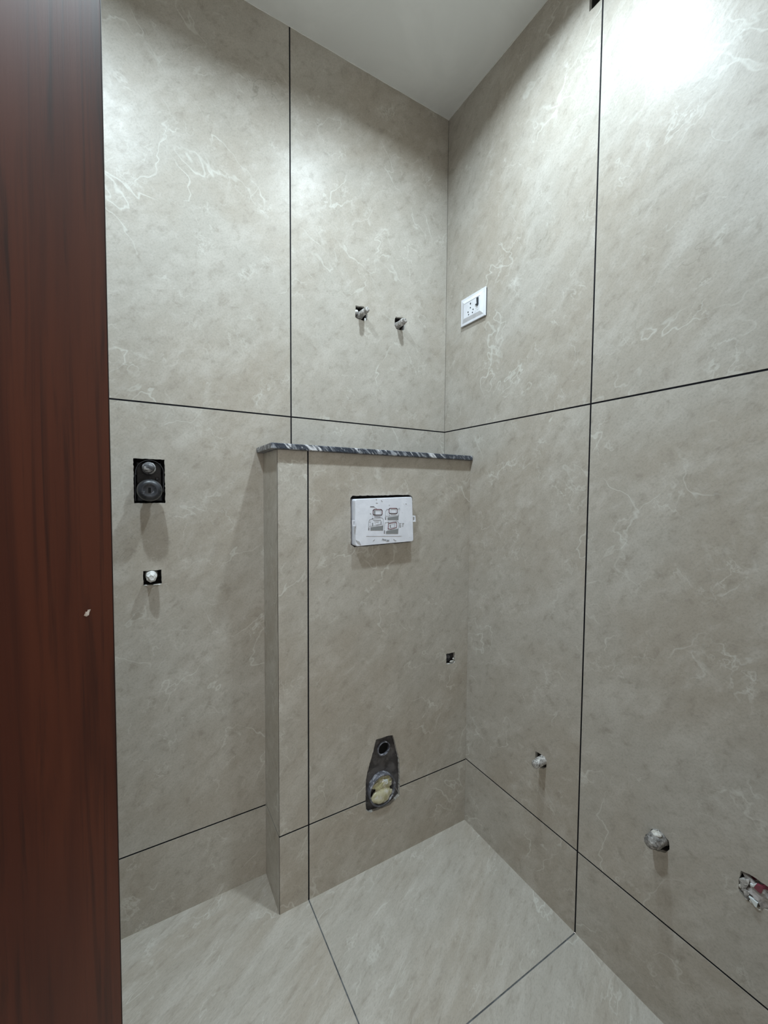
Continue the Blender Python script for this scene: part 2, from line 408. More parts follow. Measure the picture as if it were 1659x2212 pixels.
# back wall
tiles = []
xs = [XL, -XG-1.2, -XG-0.6, -XG, -0.0006]; zs = [0.0, Z0B, Z1, H]
for i, (x0, x1) in enumerate(spans(xs)):
    for j, (z0, z1) in enumerate(spans(zs)):
        a, b_ = g(x0, x1, i == 0, i == len(xs)-2); c_, d_ = g(z0, z1, j == 0, j == 2)
        tiles.append(((a, 0.0, c_), (b_, TT, d_)))
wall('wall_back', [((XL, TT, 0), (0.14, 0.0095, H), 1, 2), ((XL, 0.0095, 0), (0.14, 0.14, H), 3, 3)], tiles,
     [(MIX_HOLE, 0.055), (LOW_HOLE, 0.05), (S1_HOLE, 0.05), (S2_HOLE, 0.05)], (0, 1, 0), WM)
# right wall
tiles = []
ys = [YF, -YR-0.6, -YR, -0.0006]; zs = [0.0, Z0R, Z1, H]
for i, (y0, y1) in enumerate(spans(ys)):
    for j, (z0, z1) in enumerate(spans(zs)):
        a, b_ = g(y0, y1, i == 0, i == len(ys)-2); c_, d_ = g(z0, z1, j == 0, j == 2)
        tiles.append(((0.0, a, c_), (TT, b_, d_)))
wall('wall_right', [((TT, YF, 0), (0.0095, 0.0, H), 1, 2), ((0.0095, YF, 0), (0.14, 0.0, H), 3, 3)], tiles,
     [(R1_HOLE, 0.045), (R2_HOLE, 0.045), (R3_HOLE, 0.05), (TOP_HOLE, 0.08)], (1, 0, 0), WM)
# boxed-out half wall that hides the cistern
ZT = 1.3035
tiles = []
xs = [-W+0.0014, -XB, -0.0004]; zs = [0.0, Z0C, ZT]
for i, (x0, x1) in enumerate(spans(xs)):
    for j, (z0, z1) in enumerate(spans(zs)):
        a, b_ = g(x0, x1, i == 0, i == 1); c_, d_ = g(z0, z1, j == 0, j == 1)
        tiles.append(((a, -D, c_), (b_, -D+TT, d_)))
for j, (z0, z1) in enumerate(spans(zs)):
    c_, d_ = g(z0, z1, j == 0, j == 1)
    tiles.append(((-W, -D+0.0014, c_), (-W+TT, -0.0004, d_)))
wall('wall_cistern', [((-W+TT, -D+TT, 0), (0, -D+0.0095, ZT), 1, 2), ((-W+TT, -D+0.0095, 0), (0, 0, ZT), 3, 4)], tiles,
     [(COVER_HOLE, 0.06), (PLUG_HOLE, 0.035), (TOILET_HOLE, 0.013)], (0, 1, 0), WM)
# floor
tiles = []
xs = [XL, -XB-1.2, -XB-0.6, -XB, 0.0]; ys = [YF-0.6, -YR-0.6, -YR, 0.0]
GF = 0.0016
for i, (x0, x1) in enumerate(spans(xs)):
    for j, (y0, y1) in enumerate(spans(ys)):
        tiles.append(((x0+GF*(i > 0), y0+GF*(j > 0), -TT), (x1-GF*(i < 3), y1-GF*(j < 2), 0)))
wall('floor', [((XL, YF-0.6, -0.15), (0, 0, -TT), 1, 1)], tiles, [], (0, 0, -1), [M_TILE, M_GROUTF])
# ceiling, remaining walls
bm = bmesh.new()
vs = []
add_box(bm, (XL-0.1, YF-0.12, H+0.0), (0.14, 0.14, H+0.12))
o = link_bm('ceiling', bm, M_CEIL); tag(o, kind='structure')
def wavy_trim(name, p0, p1, off):
    bm = bmesh.new(); p0, p1 = Vector(p0), Vector(p1); n = 160; prev = None
    d = (p1-p0).normalized(); side = Vector(off)
    for i in range(n+1):
        p = p0.lerp(p1, i/n); wv = 0.0022 + 0.0011*mnoise.noise(p*14) + 0.0005*mnoise.noise(p*60)
        ring = [bm.verts.new(p), bm.verts.new(p - Vector((0, 0, wv*1.35))), bm.verts.new(p - Vector((0, 0, wv*1.25)) + side*wv*0.5), bm.verts.new(p + side*wv*0.7)]
        if prev:
            for k in range(4): bm.faces.new((prev[k], prev[(k+1) % 4], ring[(k+1) % 4], ring[k]))
        prev = ring
    bmesh.ops.recalc_face_normals(bm, faces=bm.faces[:])
    o = link_bm(name, bm, M_TRIMPAINT, smooth=True); tag(o, kind='structure'); return o
wavy_trim('trim_1', (XL, 0, H), (0, 0, H), (0, -1, 0))
wavy_trim('trim_2', (0, 0, H), (0, YF, H), (-1, 0, 0))
# left wall (tiled) and front wall with its doorway
tiles = []
for (y0, y1) in spans([YF, -1.2, -0.6, 0.0]):
    for (z0, z1) in spans([0, Z0B, Z1, H]): tiles.append(((XL-TT, y0+GR, z0+GR), (XL, y1-GR, z1-GR)))
wall('wall_left', [((XL-0.12, YF, 0), (XL-TT, 0, H), 1, 1)], tiles, [], (-1, 0, 0), [M_TILE, M_GROUT])
DX0, DX1, DZ = -1.445, -0.70, 2.11
bm = bmesh.new()
add_box(bm, (XL, YF-0.12, 0), (DX0, YF, H)); add_box(bm, (DX1, YF-0.12, 0), (0.14, YF, H)); add_box(bm, (DX0, YF-0.12, DZ), (DX1, YF, H))
o = link_bm('wall_front', bm, M_TILE); tag(o, kind='structure')
bm = bmesh.new()
add_box(bm, (DX0, YF-0.12, 0), (DX0+0.02, YF+0.004, DZ)); add_box(bm, (DX1-0.02, YF-0.12, 0), (DX1, YF+0.004, DZ)); add_box(bm, (DX0+0.02, YF-0.12, DZ-0.02), (DX1-0.02, YF+0.004, DZ))
o = link_bm('trim_3', bm, M_WOOD); tag(o, kind='structure')

# ------------------------------------------------------------------ open door leaf (left foreground)
E = Vector((-1.0205, -0.700, 0)); HG = Vector((-1.420, -1.282, 0)); L = (E-HG).length
door = bpy.data.objects.new('door_1', None); col.objects.link(door); door.location = HG
ang = math.atan2(E.y-HG.y, E.x-HG.x)
door.rotation_euler = (0, math.radians(0.0), ang)
tag(door, kind='structure')
bm = bmesh.new()
add_box(bm, (0, 0, 0.008), (L-0.0012, 0.032, 2.085), bevel=0.0008, seg=1)   # local -y is the face seen by the camera
for v in bm.verts:            # the leaf hangs a touch out of plumb
    v.co.x += (v.co.z-1.25)*0.0045*(v.co.x > L*0.5)
leaf = link_bm('leaf', bm, M_WOOD, door)
bm = bmesh.new(); add_box(bm, (L-0.0012, 0.0002, 0.008), (L, 0.0318, 2.085))
for v in bm.verts: v.co.x += (v.co.z-1.25)*0.0045
link_bm('edge_band', bm, M_EDGE, door)
for hz in (0.25, 1.05, 1.85):
    bm = bmesh.new(); add_box(bm, (-0.004, 0.030, hz-0.05), (0.03, 0.0335, hz+0.05)); 
    bmesh.ops.create_cone(bm, cap_ends=True, segments=16, radius1=0.006, radius2=0.006, depth=0.1, matrix=Matrix.Translation((-0.004, 0.034, hz)))
    link_bm('hinge', bm, plain('hinge_steel', (0.5, 0.5, 0.5), 0.35, 0.5, 1.0), door)
# pale fleck stuck on the leaf
Rd = Matrix.Rotation(-ang, 3, 'Z')
def on_leaf(px, py):
    o_ = Rd @ (CAM-HG); v = Rd @ ray(px, py); t = (-0.0004-o_.y)/v.y; return o_+v*t
pts = zpx((150, 1280), 13.82, [(440, 690), (500, 715), (570, 670), (585, 590), (630, 500), (600, 505), (575, 530), (560, 510), (545, 560), (500, 595), (490, 570), (475, 620)])
bm = bmesh.new(); pp = [on_leaf(*p) for p in pts]
prism(bm, [(p.x, p.z) for p in pp], -0.0008, 0.0, 0)
link_bm('dried_fleck', bm, M_FLECK, leaf); bpy.data.objects['dried_fleck']['label'] = 'pale dried fleck on the brown door'

# ------------------------------------------------------------------ granite ledge
bm = bmesh.new()
add_box(bm, (-0.7005, -0.1595, 1.3040), (-0.0005, -0.0005, 1.3195), bevel=0.0025, seg=2)
o = link_bm('granite_ledge', bm, M_GRANITE)
tag(o, 'dark blue grey speckled granite slab ledge capping the boxed tiled half wall', 'shelf')

# ------------------------------------------------------------------ ceiling lamps and hatch
for k, (lx, ly) in enumerate(LAMPS):
    root = empty('ceiling_downlight', (lx, ly, H))
    lab = ['round recessed ceiling downlight nearer the right wall corner, above the cistern box', 'round recessed ceiling downlight further left, above the black shower valve'][k]
    tag(root, lab, 'lamp', 'round ceiling downlights')
    def ring_z(prof, mi=0, seg=40):
        bm = bmesh.new(); rings = []
        for r, z in prof: rings.append([bm.verts.new((r*math.cos(2*math.pi*i/seg), r*math.sin(2*math.pi*i/seg), z)) for i in range(seg)])
        for a_ in range(len(rings)-1):
            for i in range(seg): bm.faces.new((rings[a_][i], rings[a_][(i+1) % seg], rings[a_+1][(i+1) % seg], rings[a_+1][i]))
        return bm
    link_bm('trim_ring', ring_z([(LAMP_R+0.010, -0.0002), (LAMP_R+0.009, -0.0030), (LAMP_R+0.002, -0.0030), (LAMP_R+0.001, -0.0002)]), M_LAMPRIM, root, True)
    bm = bmesh.new(); bmesh.ops.create_circle(bm, cap_ends=True, segments=40, radius=LAMP_R, matrix=Matrix.Translation((0, 0, -0.0012)) @ Matrix.Rotation(math.pi, 4, 'X'))
    link_bm('diffuser', bm, M_LAMP, root)
    ld = bpy.data.lights.new('downlight_glow', 'AREA'); ld.shape = 'DISK'; ld.size = 2*LAMP_R; ld.energy = LAMP_POWER*(1.0 if k == 0 else 1.15)
    ld.color = LAMP_COLOR; ld.spread = LAMP_SPREAD
    lo = bpy.data.objects.new('downlight_glow', ld); col.objects.link(lo); lo.parent = root; lo.location = (0, 0, -0.0035)
bm = bmesh.new(); add_box(bm, (-0.50, -0.49, H-0.0022), (-0.262, -0.268, H), bevel=0.0008)
o = link_bm('ceiling_hatch', bm, M_CEIL)
tag(o, 'thin square white cover panel on the ceiling near the corner', 'panel')

# ------------------------------------------------------------------ concealed shower valve (back wall, beside the door)
cx = -0.9765
root = empty('concealed_shower_valve', (cx, 0.0, 1.158))
tag(root, 'black concealed shower valve with round protective cap in tile cut-out beside door', 'valve')
bm = bmesh.new(); add_box(bm, (-0.030, 0.030, 0.004), (0.031, 0.054, 0.110), bevel=0.003)
for i in range(9):
    x = random.uniform(-0.025, 0.025); z = random.uniform(0.035, 0.10); s = random.uniform(0.003, 0.007)
    add_box(bm, (x-s, 0.018, z-s), (x+s, 0.034, z+s*0.6), bevel=0.001)
link_bm('valve_body', bm, M_BLACKP, root)
# guard ring set into the cut-out
bm = bmesh.new()
def arc_tube(bm, c, r, t, y0, y1, a0, a1, n=48, mi=0):
    for i in range(n):
        q = []
        for a in (a0+(a1-a0)*i/n, a0+(a1-a0)*(i+1)/n):
            a = math.radians(a)
            q.append([(c[0]+rr*math.cos(a), yy, c[1]+rr*math.sin(a)) for rr, yy in ((r-t, y0), (r, y0), (r, y1), (r-t, y1))])
        v = [[bm.verts.new(p) for p in s] for s in q]
        for k in range(4):
            f = bm.faces.new((v[0][k], v[0][(k+1) % 4], v[1][(k+1) % 4], v[1][k])); f.material_index = mi
        if i == 0: bm.faces.new(v[0])
        if i == n-1: bm.faces.new(v[1][::-1])
    bmesh.ops.remove_doubles(bm, verts=bm.verts[:], dist=1e-6); bmesh.ops.recalc_face_normals(bm, faces=bm.faces[:])
arc_tube(bm, (0.0015, 0.081), 0.0325, 0.0016, -0.002, 0.03, -12, 192)
add_box(bm, (-0.0325, -0.001, 0.006), (-0.0310, 0.03, 0.078)); add_box(bm, (0.0318, -0.001, 0.03), (0.0335, 0.03, 0.078))
link_bm('guard_ring', bm, M_BLACKP, root)
# small diverter spindle, upper
sp = aty(322, 1010, -0.040); sx, sz = sp.x-cx, sp.z-1.158
bm = bmesh.new(); lathe(bm, [(0.016, 0.03), (0.016, -0.010), (0.0128, -0.012), (0.0130, -0.036), (0.0118, -0.041), (0.0070, -0.0445), (0.0, -0.0452)][:-1] + [(0.0012, -0.0452)], 32, 0, (sx, 0, sz), jitter=0.0004)
lathe(bm, [(0.0, 0)][:0] or [(0.0016, -0.0454), (0.0014, -0.0456)], 16, 0, (sx, 0, sz))
link_bm('spindle_cap', bm, M_SPIN, root, True)
bpy.data.objects['spindle_cap']['label'] = 'small grey dusty spindle cap above the large one'
# large round protective cap, lower
KP = 0.066
kp = aty(323.5, 1059, -KP); kx, kz = kp.x-cx, kp.z-1.158
bm = bmesh.new()
lathe(bm, [(0.019, 0.03), (0.019, -0.020), (0.0265, -0.024), (0.0282, -0.034), (0.0285, -0.050), (0.0272, -0.058), (0.0240, -0.0632), (0.0185, -0.0655), (0.0150, -0.0660), (0.0145, -0.0656), (0.0035, -0.0658)], 56, 0, (kx, 0, kz), squash=0.97, caps=False)
lathe(bm, [(0.0035, -0.0658), (0.0010, -0.0658)], 56, 0, (kx, 0, kz), squash=1.0, caps=False)
o = link_bm('protective_cap', bm, M_CAP, root, True); o['label'] = 'large glossy black round cap with a slot'
bm = bmesh.new(); add_box(bm, (kx-0.0032, -0.0668, kz-0.0062), (kx+0.0028, -0.060, kz+0.0066), bevel=0.0006)
link_bm('key_slot', bm, M_DARK, o)

# ------------------------------------------------------------------ capped pipe stubs
def lumps(name, parent, pts, mat=M_LUMP):
    for i, (p, s) in enumerate(pts):
        bm = bmesh.new(); blob(bm, p, s, 2, 0.35, 120, seed=i*3+len(pts)); link_bm(name, bm, mat, parent, True)
def stub(loc, axis, label, group, r, plen, seed, style='ribbed', mat=M_STUB, lean=(0, 0)):
    root = empty('pipe_stub', loc, axis); tag(root, label, 'pipe', group)
    bm = bmesh.new()
    lathe(bm, [(r*1.25, 0.047), (r*1.25, 0.012), (r*1.05, 0.009), (r, -plen*0.55), (r*0.93, -plen*0.60), (r*0.55, -plen*0.62)], 28, 0, jitter=0.0016, seed=seed)
    for v in bm.verts:
        v.co.x += -v.co.y*lean[0]; v.co.z += -v.co.y*lean[1]
    b_ = link_bm('pipe_body', bm, mat, root, True)
    bm = bmesh.new()
    if style == 'ribbed':
        lathe(bm, [(r*0.85, -plen*0.58), (r*0.88, -plen*0.66), (r*0.62, -plen*0.70), (r*0.62, -plen*0.78), (r*0.92, -plen*0.81), (r*0.88, -plen*0.95), (r*0.55, -plen)], 22, 0, jitter=0.0018, seed=seed+4)
    elif style == 'hex':
        lathe(bm, [(r*1.02, -plen*0.57), (r*1.05, -plen*0.80), (r*0.80, -plen*0.90), (r*0.60, -plen), (r*0.25, -plen*0.97)], 7, 0, jitter=0.0030, seed=seed+4)
    else:
        lathe(bm, [(r*0.95, -plen*0.55), (r*0.98, -plen*0.70), (r*0.78, -plen*0.74), (r*0.80, -plen*0.92), (r*0.45, -plen)], 9, 0, jitter=0.0034, seed=seed+4)
    for v in bm.verts:
        v.co.x += -v.co.y*lean[0]; v.co.z += -v.co.y*lean[1]
    link_bm('end_plug', bm, mat if style != 'hex' else M_STUBW, root, style == 'ribbed')
    return root
PS = 0.044
t = aty(795, 668, -PS)
s1 = stub((t.x-0.0015, 0, t.z), 'y', 'left one of the two capped water stubs high on the back wall', 'capped pipe stubs high on the back wall', 0.0098, PS, 1)
lumps('plaster_lump', s1, [((-0.017, 0.004, 0.006), (0.008, 0.006, 0.006)), ((0.015, 0.003, -0.017), (0.0035, 0.003, 0.010))], M_STUBW)
t = aty(877, 692, -PS)
s2 = stub((t.x-0.0015, 0, t.z), 'y', 'right one of the two capped water stubs high on the back wall, nearest the corner', 'capped pipe stubs high on the back wall', 0.0103, PS, 5, 'rough')
lumps('plaster_lump', s2, [((0.002, -0.022, 0.0095), (0.008, 0.011, 0.0025))], M_STUBW)
t = aty(327.5, 1249, -0.0385)
s3 = stub((t.x, 0, t.z), 'y', 'white taped hexagonal pipe plug in square cut-out below the shower valve', None, 0.0122, 0.0385, 9, 'hex', M_STUBW)
lumps('plaster_lump', s3, [((0.013, 0.002, -0.0262), (0.010, 0.004, 0.0024)), ((-0.011, 0.002, -0.0258), (0.006, 0.004, 0.0020))])
t = atx(1153, 1651, -0.040)
s4 = stub((0, t.y, t.z), 'x', 'capped pipe stub low on the right wall, nearer the corner', 'capped pipe stubs low on the right wall', 0.0118, 0.041, 13, 'ribbed', lean=(0.05, 0))
lumps('plaster_lump', s4, [((-0.020, 0.001, -0.030), (0.003, 0.002, 0.002)), ((0.005, 0.001, -0.026), (0.003, 0.002, 0.0015))])
t = atx(1404, 1824, -0.038)
s5 = stub((0, t.y, t.z), 'x', 'capped pipe stub low on the right wall, right of the vertical joint', 'capped pipe stubs low on the right wall', 0.0158, 0.040, 17, 'rough', M_STUBD, lean=(0.0, 0.05))
lumps('plaster_lump', s5, [((-0.020, -0.001, -0.020), (0.0055, 0.003, 0.0050)), ((0.001, -0.014, 0.015), (0.010, 0.010, 0.004))])
bpy.context.view_layer.update()

# ------------------------------------------------------------------ recessed plug on the cistern box
c = aty(971, 1420, -D)
root = empty('recessed_pipe_plug', (c.x, -D, c.z)); tag(root, 'small round grey plug recessed in square hole of the cistern box', 'plug')
bm = bmesh.new(); lathe(bm, [(0.017, 0.034), (0.017, 0.010), (0.014, 0.008), (0.0125, 0.010), (0.0070, 0.011)], 32, 0, jitter=0.0006)
link_bm('socket', bm, M_BLACKP, root, True)
bm = bmesh.new(); lathe(bm, [(0.0065, 0.014), (0.0062, 0.006), (0.0042, 0.0045)], 20, 0, jitter=0.0006)
link_bm('plug_head', bm, M_PVC, root, True)
lumps('plaster_lump', root, [((0.012, 0.002, -0.0165), (0.009, 0.003, 0.0028)), ((0.019, 0.003, -0.010), (0.003, 0.003, 0.004))])

# ------------------------------------------------------------------ toilet connections
# sloped hole floor piece between the pipes
c = aty(829.5, 1617.5, -D+0.004)
root = empty('flush_inlet_pipe', (c.x, -D, c.z)); tag(root, 'small open black flush inlet pipe at the top of the toilet cut-out', 'pipe')
bm = bmesh.new()
rO, rI = 0.0225, 0.0195
lathe(bm, [(rO, 0.0125), (rO, 0.0035), (rO-0.0006, 0.003), (rI+0.0004, 0.003), (rI, 0.0035), (rI*0.97, 0.0122)], 48, 0, squash=1.02, caps=False)
link_bm('pipe_rim', bm, M_PVC, root, True)
bm = bmesh.new(); lathe(bm, [(rI*0.985, 0.0120), (0.011, 0.0122), (0.0109, 0.0126)], 40, 0, caps=True)
o = link_bm('pipe_bore', bm, M_DARK, root)
lumps('plaster_lump', root, [((-0.006, 0.006, -0.0185), (0.010, 0.004, 0.0025)), ((0.016, 0.005, -0.012), (0.004, 0.003, 0.004))], M_PVC)
c = aty(827, 1707.5, -D-0.006)
root = empty('waste_pipe', (c.x, -D, c.z)); tag(root, 'large grey soil pipe socket stuffed with plastic, crossing the tile joint', 'pipe')
bm = bmesh.new()
R1, R2 = 0.0485, 0.0425
lathe(bm, [(R1-0.001, 0.0128), (R1, -0.005), (R1-0.0008, -0.007), (R1-0.0042, -0.0072), (R1-0.005, -0.005), (R2, -0.0008), (R2-0.0008, 0.0125)], 64, 0, squash=1.08, caps=False, jitter=0.0005)
link_bm('pipe_rim', bm, M_PVC, root, True)
bm = bmesh.new(); lathe(bm, [(R2-0.0005, 0.0122), (0.005, 0.0124), (0.0048, 0.0127)], 40, 0, squash=1.08)
link_bm('pipe_bore', bm, M_CEMENT, root)
WX, WZ = c.x, c.z
root = empty('plastic_bag', (WX, -D, WZ)); tag(root, 'crumpled yellowish plastic bag stuffed into the large waste pipe', 'bag')
bm = bmesh.new()
blob(bm, (-0.0005, 0.001, -0.0185), (0.0400, 0.011, 0.0260), 4, 0.18, 55, 3)
link_bm('lower_bulge', bm, M_BAG, root, True)
bm = bmesh.new()
blob(bm, (0.004, 0.003, 0.0180), (0.0340, 0.009, 0.0215), 3, 0.30, 52, 11, ridged=True)
link_bm('upper_fold', bm, M_BAG, root)
bm = bmesh.new()
def sliver(bm, pts, y0, y1): prism(bm, pts, y0, y1)
sliver(bm, [(0.002, 0.033), (0.017, 0.030), (0.018, 0.018), (0.011, 0.017)], -0.0075, -0.0035)
link_bm('pale_flap', bm, M_SLIVER, root)
a = aty(*zpx((760, 1570), 11.06, [(1045, 1450)])[0], -D-0.006); b_ = aty(*zpx((760, 1570), 11.06, [(1200, 1795)])[0], -D-0.004)
bm = bmesh.new(); n = 14; prev = None
for i in range(n+1):
    p = a.lerp(b_, i/n) - Vector((WX, -D, WZ)); p.x += 0.0012*math.sin(i*0.5); rad = 0.00045
    ring = [bm.verts.new(p + Vector((rad*math.cos(k*math.pi/3), rad*math.sin(k*math.pi/3), 0))) for k in range(6)]
    if prev: [bm.faces.new((prev[k], prev[(k+1) % 6], ring[(k+1) % 6], ring[k])) for k in range(6)]
    prev = ring
link_bm('loose_thread', bm, M_STRING, root)

# ------------------------------------------------------------------ white protective cover over the flush plate opening
CP = 0.020; CY = -D-CP
q = [aty(*p, CY) for p in ((767.5, 1078.5), (890.5, 1073.5), (893.5, 1169), (768.5, 1180.5))]
cc = sum(q, Vector())/4
root = empty('cistern_cover', (cc.x, -D, cc.z)); tag(root, 'white plastic cistern opening cover with printed diagrams on the tiled box', 'cover')
lq = [(p.x-cc.x, p.z-cc.z) for p in q]       # TL TR BR BL
def bil(u, v):   # u 0..1 left-right, v 0..1 top-bottom
    a_ = Vector(lq[0]).lerp(Vector(lq[1]), u); b2 = Vector(lq[3]).lerp(Vector(lq[2]), u); return a_.lerp(b2, v)
rr = []
for (u0, v0), (u1, v1), (u2, v2) in (((0, .05), (0, 0), (.03, 0)), ((.97, 0), (1, 0), (1, .05)), ((1, .95), (1, 1), (.97, 1)), ((.03, 1), (0, 1), (0, .95))):
    for k in range(5):
        t_ = k/4; p = (1-t_)**2*bil(u0, v0) + 2*t_*(1-t_)*bil(u1, v1) + t_*t_*bil(u2, v2); rr.append(p)
bm = bmesh.new()
rings = []
for sc_, y in ((1.0, 0.045), (1.0, -CP+0.0018), (0.994, -CP+0.0004), (0.985, -CP)):
    rings.append([bm.verts.new((p.x*sc_, y, p.y*sc_)) for p in rr])
n = len(rr)
for k in range(3):
    for i in range(n): bm.faces.new((rings[k][i], rings[k][(i+1) % n], rings[k+1][(i+1) % n], rings[k+1][i]))
# shallow pyramid face: four facets that fall to the rim
inner = [bm.verts.new((bil(u, v).x, -CP-0.0006, bil(u, v).y)) for u, v in ((.30, .33), (.72, .33), (.72, .72), (.30, .72))]
last = rings[-1]
cen = bm.faces.new(inner)
grp = [last[2:8], last[7:13], last[12:18], last[17:] + last[:3]]
ctr = [(inner[0], inner[1]), (inner[1], inner[2]), (inner[2], inner[3]), (inner[3], inner[0])]
for gseg, (i0, i1) in zip(grp, ctr):
    bm.faces.new([*gseg, i1, i0])
bmesh.ops.recalc_face_normals(bm, faces=bm.faces[:])
shell = link_bm('shell', bm, M_COVER, root)
# side lugs
def cpx(x, y, Y=CY): p = aty(x, y, Y); return (p.x-cc.x, p.z-cc.z)
def lug(pts, hole, Y):
    bm = bmesh.new(); P_ = [cpx(*p, Y) for p in pts]; Q_ = [cpx(*p, Y) for p in hole]
    y0, y1 = Y+D, Y+D+0.004
    A = [bm.verts.new((x, y0, z)) for x, z in P_]; B = [bm.verts.new((x, y0, z)) for x, z in Q_]
    A2 = [bm.verts.new((x, y1, z)) for x, z in P_]; B2 = [bm.verts.new((x, y1, z)) for x, z in Q_]
    for i in range(4):
        j = (i+1) % 4
        bm.faces.new((A[i], A[j], B[j], B[i])); bm.faces.new((A2[i], A2[j], B2[j], B2[i])); bm.faces.new((A[i], A[j], A2[j], A2[i])); bm.faces.new((B[i], B[j], B2[j], B2[i]))
    bmesh.ops.recalc_face_normals(bm, faces=bm.faces[:])
    return link_bm('side_lug', bm, M_COVER, root)
zc = lambda pts: zpx((740, 1050), 9.217, pts)
lug(zc([(1395, 585), (1450, 590), (1458, 710), (1400, 712)]), zc([(1402, 612), (1432, 614), (1437, 682), (1405, 690)]), CY+0.002)
lug(zc([(195, 680), (255, 680), (258, 800), (200, 798)]), zc([(212, 700), (240, 700), (243, 775), (216, 772)]), CY-0.003)
# printed diagrams
bm = bmesh.new()
zz = lambda pts: [cpx(*p) for p in zpx((780, 1070), 16.59, pts)]
y0, y1 = -CP-0.0011, -CP-0.0003
def rr_px(x0, y0_, x1, y1_, r, n=4, sk=0): 
    out = []
    for cx_, cy_, a0 in ((x1-r, y0_+r, -90), (x1-r, y1_-r, 0), (x0+r, y1_-r, 90), (x0+r, y0_+r, 180)):
        for k in range(n+1):
            a = math.radians(a0+90*k/n); X = cx_+r*math.cos(a); out.append((X, cy_+r*math.sin(a) - sk*(X-x0)))
    return out
S = lambda pts, wpx, mi, closed=False: strip(bm, zz(pts), wpx/16.59*0.00124, y0, y1, mi, closed)
Fp = lambda pts, mi: prism(bm, zz(pts), y0, y1, mi)
def DG(name):
    global bm
    link_bm(name, bm, [M_INK, M_INKG, M_INKL, M_INKR], shell); bm = bmesh.new()
# 0 dark, 1 grey, 2 pale, 3 maroon
S(rr_px(425, 505, 750, 710, 55), 26, 3, True); S([(480, 712), (700, 712)], 24, 0); Fp([(455, 535), (500, 545), (500, 685), (460, 690)], 1)
S(rr_px(500, 540, 690, 690, 8), 8, 2, True); S([(725, 540), (725, 690)], 9, 2)
S([(410, 700), (410, 830)], 6, 1); S([(740, 700), (740, 800)], 6, 1)
S([(475, 770), (690, 770)], 20, 0); S([(330, 405), (460, 405)], 20, 0); S([(460, 420), (570, 480)], 5, 1)
S([(255, 1240), (275, 930), (300, 870), (390, 840), (740, 800), (790, 850), (790, 1080), (330, 1150)], 9, 1)
S([(340, 900), (340, 1080)], 6, 2); S([(280, 950), (340, 940)], 5, 2); S([(290, 1100), (400, 1100), (760, 1030)], 6, 1)
Fp([(330, 1160), (790, 1090), (780, 1255), (330, 1255)], 1)
Fp([(390, 990), (420, 980), (425, 1085), (390, 1095)], 1); S([(430, 890), (700, 880), (690, 1040), (540, 1080)], 14, 1); S([(480, 930), (650, 905), (640, 1020), (520, 1045)], 6, 2, True); S([(725, 940), (720, 1040)], 14, 0)
Fp([(385, 835), (410, 820), (430, 838), (410, 856)], 0)
S([(520, 960), (620, 950)], 14, 2)
DG('printed_drawing'); S(rr_px(1000, 465, 1290, 650, 40), 26, 3, True); S([(1020, 652), (1280, 648)], 18, 0); S([(1290, 560), (1290, 640)], 16, 0); S(rr_px(1065, 500, 1235, 635, 8), 8, 2, True)
S([(860, 860), (880, 560), (920, 500), (980, 495)], 8, 1); S([(945, 530), (945, 700)], 6, 2); S([(1310, 480), (1350, 480), (1345, 740)], 7, 1); S([(870, 740), (980, 745), (1340, 700)], 7, 1); S([(1000, 680), (1010, 740)], 14, 1); S([(1060, 690), (1240, 680)], 14, 1)
Fp([(940, 790), (1340, 730), (1330, 885), (945, 885)], 1)
DG('printed_drawing'); S([(815, 1360), (840, 1050), (860, 980), (950, 965), (1260, 920), (1335, 950), (1330, 1190), (920, 1260)], 9, 1)
S([(960, 1200), (975, 1010), (1240, 965), (1270, 990), (1265, 1150), (1060, 1210)], 24, 3, True); S([(1210, 1000), (1200, 1150)], 10, 1); S([(1040, 1050), (1190, 1030), (1180, 1130), (1060, 1150)], 6, 2, True); Fp([(1020, 1060), (1050, 1060), (1060, 1150), (1030, 1165)], 1)
Fp([(890, 1285), (1330, 1205), (1320, 1372), (890, 1372)], 1); Fp([(945, 960), (970, 945), (990, 962), (970, 978)], 0)
DG('printed_drawing')
for yy in (1160, 1200, 1230): S([(262, yy), (290, yy)], 14, 0)
DG('printed_text')
for yy in (790, 830, 860): S([(862, yy), (890, yy)], 14, 0)
DG('printed_text')
for yy in (1270, 1310, 1350): S([(822, yy), (850, yy)], 16, 0)
DG('printed_text')
for yy, w_ in ((1000, 70), (1050, 50), (1090, 70), (1130, 60)): S([(1360, yy), (1360+w_, yy)], 14, 1)
for yy, w_ in ((1000, 60), (1050, 40), (1100, 30)): S([(1470, yy), (1470+w_, yy)], 13, 1)
DG('printed_text')
S([(1365, 450), (1375, 490)], 12, 1); DG('printed_text'); S([(180, 1455), (1440, 1450)], 6, 2); DG('printed_line')
S([(325, 655), (345, 660)], 22, 1)
DG('printed_text')
# hand written mark, illegible in the photo
for pts in ([(745, 1595), (775, 1545), (790, 1600)], [(800, 1560), (805, 1605), (830, 1575), (845, 1610)], [(855, 1580), (890, 1580), (860, 1610), (895, 1612)], [(925, 1580), (915, 1650), (950, 1600)], [(960, 1590), (950, 1640), (1000, 1590), (985, 1645)]): S(pts, 11, 1)
DG('handwritten_mark')
for pts in ([(720, 175), (760, 215)], [(535, 265), (590, 265)], [(1160, 1560), (1200, 1600), (1250, 1615)], [(430, 1620), (480, 1570)], [(1590, 290), (1625, 300)], [(1000, 340), (1020, 350)], [(530, 135), (560, 140)]):
    S(pts, 12, 2); DG('scuff_mark')
